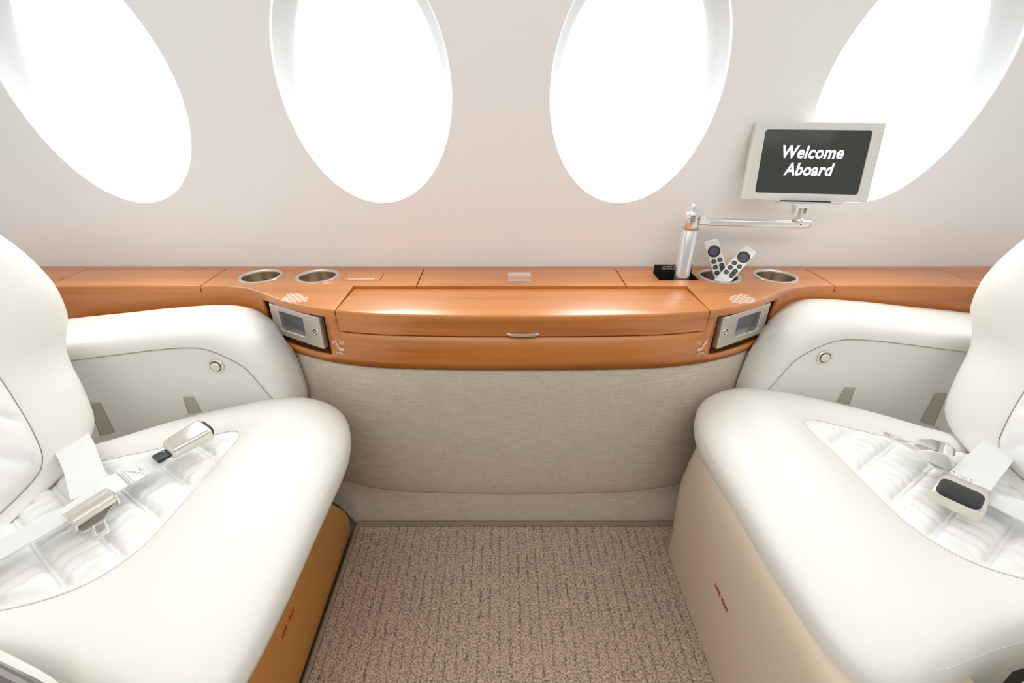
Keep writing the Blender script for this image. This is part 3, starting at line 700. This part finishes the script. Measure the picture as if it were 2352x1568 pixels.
    # trim slots where the armrest meets the cushion
    for quad in (((204, 925), (230, 925), (262, 992), (233, 1000)), ((190, 927), (203, 925), (231, 1000), (214, 1008)), ((422, 911), (444, 911), (462, 945), (436, 950)), ((413, 910), (421, 911), (434, 950), (426, 952))):
        p = [T(atY(x, y, YI)) for x, y in quad]
        off = Vector((0, -0.0022, 0)); dark = quad[0][0] in (204, 422)
        if dark: off = Vector((0, -0.0012, 0))
        b = MB(); b.rings([[q for q in p], [q+off for q in p]], True, True, True); b.build('slot_trim', M['plastic'] if dark else M['leather'], pn, smooth=False)
    # ---- near-side armrest, only its front corner reaches the frame
    rings = []; ya = 0.314 if left else 0.282
    for k in range(9):
        a = (PI/2)*k/8; u = math.sin(a)**0.92; w_ = 1-math.cos(a)
        rings.append([T((lerp(p.x, q.x, u)+0.004, ya-0.018*w_, lerp(p.z, q.z, u*0.7)-0.004)) for p, q in zip(Sc, Oc)])
    b = MB(); b.rings(rings, False); aa = b.build('aisle_armrest', M['leather'], root, flat=None)
    b = MB(); b.rings([[T((p.x+0.004+dx, y+0.009, max(0.1, p.z-0.006+dx))) for p in [r_.lerp(q_, 0.7) for r_, q_ in zip(Sc, Oc)]] for y, dx in ((ya-0.025, 0.0), (ya-0.029, 0.002), (ya-0.033, 0.0), (ya-0.035, -0.012))], False)
    tr_ = b.build('arm_trim', M['chrome'], aa, flat=40)
    poly = [T((p.x-0.004, ya-0.029, p.z-0.018)) for p in Sc] + [T((-1.12, ya-0.029, 0.12))]
    from_pydata('arm_side', poly, [tuple(t) for t in tessellate_polygon([poly])], M['nickel'], aa, smooth=False)
    # ---- base
    if left:
        el = [(0.30, 0.001), (0.914, 0.001), (0.924, 0.030), (0.920, 0.055), (0.905, 0.090), (0.877, 0.134), (0.845, 0.180), (0.800, 0.235), (0.745, 0.285), (0.68, 0.315), (0.60, 0.325), (0.30, 0.325)]
        mt = frame((-0.66, 0, 0), (0, 1, 0), (0, 0, 1))      # plan axes: y, z ; depth along x
        bs = plate('leg_base', [el], 0.508, 0.005, M['brown'], root, mt, flat=50)
        arc = spline([(-0.4058, 0.862, 0.03), (-0.4058, 0.852, 0.075), (-0.4058, 0.830, 0.125), (-0.4058, 0.795, 0.180), (-0.4058, 0.745, 0.235), (-0.4058, 0.69, 0.27)], 30)
        b = MB(); b.tube([T(p) for p in arc], 0.0009, 6); b.build('stitch_line', M['seam'], bs)
        d_ = Vector((0, 1, -0.02))
        text('life_vest_lettering', 'LIFE VEST', 0.0145, frame((-0.4056, 0.565, 0.160), d_, (0, 0.0, 1)), M['red'], bs, 0.0002, 0.00025)
    else:
        secs = []
        zz = [0.002, 0.05, 0.10, 0.15, 0.21, 0.28, 0.33, 0.355, 0.370, 0.374]
        X0 = [0.432, 0.4315, 0.431, 0.431, 0.431, 0.431, 0.434, 0.441, 0.458, 0.50]
        for y, blend in ((0.315, 0), (0.33, 0), (0.45, 0), (0.60, 0), (0.72, 0), (0.80, 0.02), (0.845, 0.12), (0.872, 0.40), (0.893, 1.0)):
            Xe = [0.440, 0.455, 0.453, 0.449, 0.449, 0.463, 0.480, 0.492, 0.50, 0.52]; Ye = [-0.028, -0.014, 0, 0.004, 0.006, 0.004, 0.0, -0.004, -0.006, -0.008]
            secs.append([Vector((lerp(a, e, blend), y+yy*blend, z)) for a, e, yy, z in zip(X0, Xe, Ye, zz)])
        for q_ in secs: q_.append(Vector((0.62, q_[-1].y, q_[-1].z)))
        f0 = secs[0]
        secs[0] = [Vector((p.x+0.006, p.y, p.z)) for p in f0]
        secs.insert(0, [Vector((p.x+0.022, p.y-0.005, p.z)) for p in f0]); secs.insert(0, [Vector((max(p.x, 0.95), p.y-0.005, p.z)) for p in f0])
        last = secs[-1]
        secs.append([Vector((p.x+0.02, p.y+0.006, p.z)) for p in last]); secs.append([Vector((0.95, p.y+0.006, p.z)) for p in last])
        b = MB(); b.rings(secs, False); bs = b.build('leg_base', M['tan'], root, flat=None)
        b = MB(); b.box((0.50, 0.46, 0.012), (0.94, 0.885, 0.345)); b.build('base_core', M['tan'], root, smooth=False)
        text('life_vest_lettering', 'LIFE VEST', 0.0145, frame((0.4305, 0.600, 0.183), (0, -1, 0.0), (0, 0, 1)), M['red'], bs, 0.0002, 0.00025)
    b = MB(); q = [T((-0.45, 0.33, 0)), T((-0.93, 0.86, 0))]
    lo = (min(q[0].x, q[1].x), q[0].y, -0.010); hi = (max(q[0].x, q[1].x), q[1].y, 0.0115)
    b.box(lo, hi); b.build('floor_mount', M['black'], root, smooth=False)
    b = MB(); q = [T((-0.44, 0.34, 0)), T((-0.97, 0.80, 0))]
    b.box((min(q[0].x, q[1].x), q[0].y, 0.30), (max(q[0].x, q[1].x), q[1].y, 0.345)); b.build('seat_pan', M['black'], root, smooth=False)
    return root
make_seat(True, 0); make_seat(False, 0)

# ============================================================ SEAT BELTS
def ribbon(name, pairs, m, parent, thick=0.0016, n=40):
    """pairs of edge points (world); a woven strap between them"""
    A_ = spline([p for p, q in pairs], n); B_ = spline([q for p, q in pairs], n)
    nrm = []
    b = MB(); rings = []
    for k in range(n):
        t = A_[min(k+1, n-1)]-A_[max(k-1, 0)]; wv = B_[k]-A_[k]; nn = t.cross(wv).normalized()
        if nn.z < 0: nn = -nn
        a_, c_ = A_[k], B_[k]
        rings.append([a_, a_.lerp(c_, 0.33), a_.lerp(c_, 0.66), c_, c_+nn*thick, a_.lerp(c_, 0.66)+nn*thick, a_.lerp(c_, 0.33)+nn*thick, a_+nn*thick])
    b.rings(rings, True, True, True); return b.build(name, m, parent, flat=40)
def pairs(L_): return [(atZ(a, c, z), atZ(d, e, z2)) for (a, c, z), (d, e, z2) in L_]

bl = thing('seat_belt', (-0.70, 0.65, 0.43), 'silver seat belt lying open on the left armchair, buckle towards the window', 'seat belt')
sl = ribbon('lap_strap', pairs([((-90, 1285, .444), (-90, 1340, .444)), ((0, 1239, .446), (0, 1287, .446)), ((100, 1192, .450), (100, 1231, .450)), ((184, 1142, .452), (204, 1172, .452)), ((235, 1106, .452), (264, 1132, .450)),
    ((268, 1085, .450), (300, 1114, .448)), ((310, 1062, .452), (342, 1090, .448)), ((345, 1046, .458), (366, 1077, .450)), ((378, 1036, .462), (392, 1062, .456))]), M['strap'], bl)
ribbon('anchor_strap', pairs([((150, 1003, .43), (210, 965, .43)), ((128, 1036, .442), (203, 990, .442)), ((137, 1060, .446), (216, 1016, .446)), ((148, 1087, .445), (229, 1052, .445)), ((155, 1118, .445), (243, 1085, .445)), ((163, 1150, .444), (255, 1118, .444))]), M['strap'], bl)
# box stitch patch on the strap
patch = ribbon('stitched_patch', pairs([((269, 1084.5, .4525), (301, 1114, .4505)), ((283, 1076, .4527), (315, 1106, .4505)), ((305, 1064, .454), (337, 1093, .4503))]), M['strap'], sl, 0.0018)
b = MB()
def strokes(bm_, pl, r=0.0009):
    bm_.tube([atZ(x, y, z) for x, y, z in pl], r, 6)
for pl in ([(276, 1082, .4555), (304, 1108, .4535)], [(281, 1079, .4555), (309, 1104, .4535)], [(323, 1063, .457), (338, 1086, .453)], [(319, 1066, .457), (334, 1090, .453)], [(286, 1079, .4558), (334, 1085, .4535)], [(308, 1103, .4535), (320, 1066, .4568)]): strokes(b, pl)
b.build('box_stitching', M['stitch'], sl)
# buckle body (left belt)
def buckle(parent, p0, p1, w0, w1, h0, h1, up, zdir, m_top, push):
    """p0 = strap end, p1 = mouth end"""
    ax = (p1-p0); L_ = ax.length; mt = frame(p0, ax, zdir.cross(ax))
    secs = []
    for t, ws, hs in ((0.0, 0.80, 0.55), (0.03, 0.92, 0.80), (0.10, 1.0, 0.95), (0.5, 1.0, 1.0), (0.90, 1.0, 1.0), (0.97, 0.98, 0.97), (1.0, 0.95, 0.92)):
        wd = lerp(w0, w1, t)*ws; h = lerp(h0, h1, t)*hs
        secs.append([mt @ Vector((L_*t, y, z)) for y, z in [(yy, zz) for yy, zz in rrect(-wd/2, 0, wd/2, h, min(wd, h)*0.28, 4)]])
    b = MB(); b.rings(secs, True, True, True); return b.build('buckle', m_top, parent, flat=35), mt, L_
p0 = atZ(388, 1044, .456); p1 = atZ(478, 997, .458)
up = Vector((0.0, -0.15, 1))
bo, mt, L_ = buckle(bl, p0, p1, 0.046, 0.058, 0.020, 0.027, up, Vector((0, 0, 1)), M['nickel'], None)
b = MB(); b.rings([[mt @ Vector((x, y, z)) for y, z in rrect(-0.021+e, 0.004+e, 0.021-e, 0.0235-e, 0.006, 4)] for x, e in ((L_*0.98, 0), (L_+0.003, 0), (L_+0.006, 0.002))], True, True, True)
b.build('release_button', M['black'], bo)
b = MB(); b.rings([[mt @ Vector((x, y, z)) for y, z in rrect(-0.014, 0.002, 0.014, 0.007, 0.002, 3)] for x in (-0.022, 0.004)], True, True, True); b.build('strap_guard', M['black'], bo)
# adjuster and tongue (left belt)
q0 = atZ(157, 1197, .462); q1 = atZ(252, 1136, .462)
ax = q1-q0; La = ax.length; mt = frame(q0, ax, Vector((0, 0, 1)).cross(ax))
b = MB(); R_ = 0.017
arcp = [(R_*math.cos(a), R_*0.85*math.sin(a)) for a in [math.radians(-15 + 215*k/16) for k in range(17)]]
rin = [(0.86*x, 0.86*y) for x, y in arcp[::-1]]
b.rings([[mt @ Vector((x, y, z-0.002)) for y, z in arcp+rin] for x in (0.0, La*0.5, La)], True, True, True)
tg = b.build('adjuster', M['nickel'], bl, flat=40)
for xx in (-0.002, La-0.001):
    b = MB(); b.rings([[mt @ Vector((xx+dx, y, z-0.004)) for y, z in [(0.019*math.cos(a)-0.001, 0.0165*math.sin(a)) for a in [2*PI*k/24 for k in range(24)]]] for dx in (0, 0.003)], True, True, True)
    b.build('side_plate', M['chrome'], tg)
tz0 = 0.4465
tp = [atZ(x, y, tz0) for x, y in [(168, 1212), (192, 1221), (207, 1214), (214, 1240), (222, 1240), (251, 1220), (249, 1208), (243, 1198), (244, 1182), (258, 1160), (262, 1148)]]
th_ = [atZ(x, y, tz0) for x, y in [(216, 1208), (222, 1228), (242, 1214), (236, 1196)]]
o = plate('tongue', [[(p.x, p.y) for p in tp], [(p.x, p.y) for p in th_]], 0.003, 0.0008, M['nickel'], tg, Matrix.Translation((0, 0, tz0-0.001)))

br = thing('seat_belt', (0.84, 0.66, 0.43), 'silver seat belt with a black buckle button lying on the right armchair', 'seat belt')
sr = ribbon('lap_strap', pairs([((2275, 985, .43), (2350, 1030, .43)), ((2257, 1011, .442), (2329, 1056, .442)), ((2235, 1033, .449), (2312, 1079, .449)), ((2208, 1058, .453), (2292, 1104, .452)), ((2185, 1080, .456), (2276, 1126, .454)), ((2168, 1097, .458), (2260, 1145, .456))]), M['strap'], br)
ribbon('loose_strap', pairs([((2185, 1100, .444), (2180, 1112, .444)), ((2262, 1130, .444), (2258, 1152, .444)), ((2305, 1140, .445), (2300, 1175, .444)), ((2352, 1152, .446), (2352, 1200, .440)), ((2420, 1180, .445), (2420, 1235, .438))]), M['strap'], br)
ribbon('tongue_strap', pairs([((2240, 1060, .440), (2215, 1100, .440)), ((2200, 1055, .442), (2175, 1088, .442)), ((2162, 1045, .444), (2145, 1074, .444)), ((2140, 1036, .450), (2127, 1055, .452))]), M['strap'], br)
# stitched band across the strap above the buckle
b = MB(); rs = random.Random(2)
for k in range(90):
    u, v_ = rs.random(), rs.random()
    P_ = atZ(lerp(2172, 2262, u) + 14*v_, lerp(1083, 1130, u)-14*v_+8, .4585)
    b.box((-0.0016, -0.0008, 0), (0.0016, 0.0008, 0.0008), frame(P_, (1, rs.uniform(-1, 1), 0), (-0.3, 1, 0)))
b.build('bar_tack_stitching', M['stitch'], sr, smooth=False)
p0 = atZ(2213, 1118, .449); p1 = atZ(2186, 1172, .446)
bo, mt, L_ = buckle(br, p0, p1, 0.062, 0.072, 0.020, 0.022, up, Vector((0, 0, 1)), M['nickel'], None)
o = plate('release_button', [rrect(L_*0.44, -0.030, L_*1.02, 0.028, 0.012, 6)], 0.007, 0.0022, M['black'], bo, mt @ Matrix.Translation((0, 0, 0.0225)))
# tongue hardware (right belt)
base = atZ(2150, 1050, .452); tip = atZ(2034, 998, .462); ax = tip-base; Lt = ax.length
mt = frame(base, ax, Vector((0, 0, 1)).cross(ax))
tb = thing  # (parts follow)
out2 = [(-0.005, -0.024), (0.02, -0.022), (0.040, -0.010), (0.052, -0.008), (Lt, -0.009), (Lt+0.004, -0.006), (Lt+0.004, 0.006), (Lt, 0.009), (0.052, 0.008), (0.040, 0.010), (0.02, 0.022), (-0.005, 0.024)]
hole2 = rrect(0.066, -0.004, Lt-0.010, 0.004, 0.001, 2)
tgr = plate('tongue', [out2, hole2], 0.003, 0.0009, M['chrome'], br, mt @ Matrix.Translation((0, 0, 0.0)))
for yy in (-0.024, 0.021):
    b = MB(); pl = [(-0.018, -0.004), (0.0, -0.006), (0.025, -0.003), (0.034, 0.003), (0.018, 0.016), (-0.004, 0.022), (-0.020, 0.016), (-0.024, 0.004)]
    b.rings([[mt @ Vector((x, yy+dy, z+0.004)) for x, z in pl] for dy in (0, 0.003)], True, True, True)
    b.build('side_plate', M['alu'], tgr)
b = MB(); b.rings([[mt @ Vector((-0.008+0.0095*math.cos(a), y, 0.014+0.0095*math.sin(a))) for a in [2*PI*k/24 for k in range(24)]] for y in (-0.021, 0.021)], True, True, True)
b.build('strap_roller', M['alu'], tgr)

# ============================================================ MONITOR ON ITS POLE
mo = thing('monitor_stand', (0.476, 1.197, 0.55), 'silver pole with swing arm rising from the console well, carrying the small monitor', 'monitor arm')
pc = (0.4755, 1.1975)
b = MB(); b.lathe([(0.0001, 0.53), (0.0195, 0.53), (0.0195, 0.752), (0.0188, 0.753), (0.0188, 0.757), (0.0195, 0.758), (0.0195, 0.790), (0.017, 0.797), (0.012, 0.799), (0.0001, 0.799)], Matrix.Translation((*pc, 0)), 48)
po = b.build('pole', M['alu'], mo)
b = MB(); b.lathe([(0.0198, 0.7535), (0.0198, 0.7565)], Matrix.Translation((*pc, 0)), 48); b.build('pole_groove', M['plastic'], po)
b = MB(); b.lathe([(0.0068, 0.797), (0.0068, 0.815), (0.0058, 0.8165), (0.0001, 0.8165)], Matrix.Translation((*pc, 0)), 24); b.build('pivot_pin', M['alu'], po)
aend = Vector((0.745, 1.182, 0)); a0 = Vector((pc[0]+0.012, pc[1]-0.002, 0)); ax = (aend-a0).normalized(); nn = Vector((-ax.y, ax.x, 0)); La = (aend-a0).length
b = MB(); secs = []
for t, hw, zl, zh in ((0.0, 0.019, 0.768, 0.798), (0.03, 0.0185, 0.768, 0.797), (0.075, 0.012, 0.7665, 0.786), (0.12, 0.0105, 0.7645, 0.7825), (0.5, 0.0100, 0.7635, 0.7805), (0.86, 0.0115, 0.7625, 0.7800), (1.0, 0.0130, 0.7620, 0.7800), (1.055, 0.0105, 0.7630, 0.7795), (1.075, 0.005, 0.7650, 0.7780)):
    c_ = a0+ax*La*t
    secs.append([c_+nn*y+Vector((0, 0, z)) for y, z in rrect(-hw, zl, hw, zh, 0.005, 4)])
b.rings(secs, True, True, True); am = b.build('swing_arm', M['alu'], mo, flat=45)
b = MB(); b.lathe([(0.0016, 0), (0.0001, 0.0004)], frame(a0+ax*La*0.95+Vector((0, -0.0133, 0.7725)), (1, 0, 0), (0, 0, 1)), 12); b.build('set_screw', M['black'], am)
text('pole_lettering', 'PRESS\nTO ROTATE\nPANEL', 0.0055, frame(Vector((pc[0]-0.004, pc[1]-0.0199, 0.784)), (1, 0.12, 0), (0, 0, 1)), M['key'], po, 0.0001)

mon = thing('monitor', (0.725, 1.17, 0.80), 'small grey monitor on a swing arm, its screen reading Welcome Aboard', 'monitor')
W_, H_ = 0.276, 0.172
yaw = math.radians(-8.0); tilt = math.radians(10)
bc = Vector((0.7245, 1.170, 0.829))
xd = Vector((math.cos(yaw), math.sin(yaw), 0)); yd = Vector((-math.sin(yaw)*math.sin(tilt)*1.0, math.cos(yaw)*math.sin(tilt), math.cos(tilt)))
mm = frame(bc, xd, yd)
MM = dict(m=mm)
so = rrect(-W_/2+0.0235, 0.0165, W_/2-0.0235, H_-0.0165, 0.006, 5)
cs = plate('case', [rrect(-W_/2, 0, W_/2, H_, 0.002, 3), so], 0.012, 0.0012, M['bezel'], mon, mm @ Matrix.Translation((0, 0, -0.006)))
b = MB(); b.box((-W_/2+0.001, 0.001, -0.026), (W_/2-0.001, H_-0.001, -0.0125), mm); b.build('rear_shell', M['bezel'], cs, smooth=False)
b = MB(); b.box((-W_/2+0.020, 0.012, -0.0123), (W_/2-0.020, H_-0.012, -0.003), mm); dp = b.build('display', M['display'], mon, smooth=False)
text('display_lettering', 'Welcome\nAboard', 0.0385, mm @ Matrix.Translation((-0.004, 0.088, -0.0027)) @ Matrix.Diagonal((0.86, 1, 1, 1)), M['lit'], dp, 0.0001, 0.0011, 0.16, spacing=1.04, line=0.98)
b = MB(); b.box((-0.060, -0.0055, -0.016), (0.078, -0.0025, 0.012), mm); br_ = b.build('mounting_plate', M['alu'], mon, smooth=False)
b = MB(); b.box((-0.050, -0.0026, -0.012), (0.055, 0.0, 0.008), mm); b.build('plate_gasket', M['black'], br_, smooth=False)
hc = Vector((0.7255, 1.176, 0))
b = MB()
b.box((-0.020, -0.011, 0.812), (0.020, 0.011, 0.8225), Matrix.Translation(hc)); b.box((-0.017, -0.0085, 0.795), (-0.009, 0.0085, 0.813), Matrix.Translation(hc)); b.box((0.009, -0.0085, 0.797), (0.018, 0.0085, 0.813), Matrix.Translation(hc))
b.box((-0.030, -0.012, 0.8215), (0.030, 0.012, 0.8245), Matrix.Translation(hc))
hg = b.build('tilt_hinge', M['alu'], br_, smooth=False); bv = hg.modifiers.new('bevel', 'BEVEL'); bv.width = 0.002; bv.segments = 2
b = MB(); b.lathe([(0.0001, 0.7806), (0.0120, 0.7806), (0.0125, 0.783), (0.0115, 0.785), (0.0075, 0.786), (0.0070, 0.812), (0.0001, 0.812)], Matrix.Translation(hc), 28); b.build('swivel_post', M['nickel'], br_)

# ============================================================ REMOTE CONTROLS
def remote(p_bot, p_top, face, label):
    """a slim handset from p_bot to p_top, key side towards 'face'"""
    r = thing('remote_control', p_bot, label, 'remote control', 'remote controls in the cup holder')
    L_ = 0.136; yd_ = (p_top-p_bot).normalized(); fn = Vector(face); fn = (fn - yd_*fn.dot(yd_)).normalized(); xd_ = yd_.cross(fn)
    o_ = p_top - yd_*L_
    mt = frame(o_, xd_, yd_); W2 = 0.0175
    bd = plate('handset_body', [rrect(-W2, 0, W2, L_, 0.006, 5)], 0.0092, 0.002, M['remote'], r, mt)
    zt_ = 0.0046
    b = MB(); b.lathe([(0.0155, 0), (0.0155, 0.0006), (0.0150, 0.0009), (0.0100, 0.0008)], mt @ Matrix.Translation((0, L_-0.0305, zt_)), 40); dr = b.build('click_ring', M['key'], r)
    b = MB(); b.lathe([(0.0100, 0.0008), (0.0096, 0.0002), (0.005, -0.0001+0.0002), (0.0001, 0.0001)], mt @ Matrix.Translation((0, L_-0.0305, zt_)), 40); b.build('touch_pad', M['screen'], dr)
    for (kx, ky) in ((-0.0078, 0.0562), (0.0078, 0.0562), (-0.0078, 0.0715), (-0.0078, 0.0868)):
        b = MB(); b.lathe([(0.0060, 0), (0.0060, 0.0007), (0.0054, 0.0010), (0.0001, 0.0008)], mt @ Matrix.Translation((kx, L_-ky, zt_)), 24); kk_ = b.build('key', M['key'], r)
        b = MB()
        if ky < 0.06 and kx < 0:
            for s__ in (1, -1): b.box((-0.0014, -0.0003, 0.0010), (0.0014, 0.0003, 0.0012), mt @ Matrix.Translation((kx, L_-ky+s__*0.0009, zt_)) @ Matrix.Rotation(s__*math.radians(45), 4, 'Z'))
        elif ky < 0.06:
            for (u0, v0, u1, v1) in ((-0.002, -0.0014, 0.002, -0.0010), (-0.002, 0.0010, 0.002, 0.0014), (-0.002, -0.0014, -0.0016, 0.0014), (0.0016, -0.0014, 0.002, 0.0014)): b.box((u0, v0, 0.0010), (u1, v1, 0.0012), mt @ Matrix.Translation((kx, L_-ky, zt_)))
        elif ky < 0.08:
            for u0 in (-0.0016, 0.0008): b.box((u0, -0.0012, 0.0010), (u0+0.0007, 0.0012, 0.0012), mt @ Matrix.Translation((kx, L_-ky, zt_)))
        else:
            b.box((-0.0018, -0.0008, 0.0010), (-0.0006, 0.0008, 0.0012), mt @ Matrix.Translation((kx, L_-ky, zt_))); b.box((-0.0018, -0.0003, 0.0010), (0.0018, 0.0003, 0.0012), mt @ Matrix.Translation((kx, L_-ky, zt_)) @ Matrix.Rotation(0.8, 4, 'Z'))
        b.build('key_symbol', M['white'], kk_, smooth=False)
    vk = plate('volume_key', [rrect(0.0018, L_-0.0930, 0.0138, L_-0.0655, 0.0059, 6)], 0.0016, 0.0005, M['key'], r, mt @ Matrix.Translation((0, 0, zt_+0.0003)))
    b = MB(); b.box((-0.0014, -0.0003, 0.0013), (0.0014, 0.0003, 0.0015), mt @ Matrix.Translation((0.0078, L_-0.0715, zt_))); b.box((-0.0003, -0.0014, 0.0013), (0.0003, 0.0014, 0.0015), mt @ Matrix.Translation((0.0078, L_-0.0715, zt_)))
    b.box((-0.0014, -0.0003, 0.0013), (0.0014, 0.0003, 0.0015), mt @ Matrix.Translation((0.0078, L_-0.0868, zt_))); b.build('key_symbol', M['white'], vk, smooth=False)
    b = MB(); b.lathe([(0.0009, 0), (0.0001, 0.0002)], mt @ Matrix.Translation((0, L_-0.007, zt_+0.0002)), 10); b.build('status_lamp', M['plastic'], r)
    return r
tA = atY(1632, 551, 1.236); dA = atY(1660, 645, 1.200)
remote(dA, tA, (-0.35, -0.85, 0.35), 'white remote control standing upright in the cup holder, behind the slanting one')
tB = atY(1725, 571, 1.212); dB = atY(1655, 650, 1.176)
remote(dB, tB, (-0.25, -0.80, 0.50), 'white remote control slanting to the right in the cup holder, in front of the other')
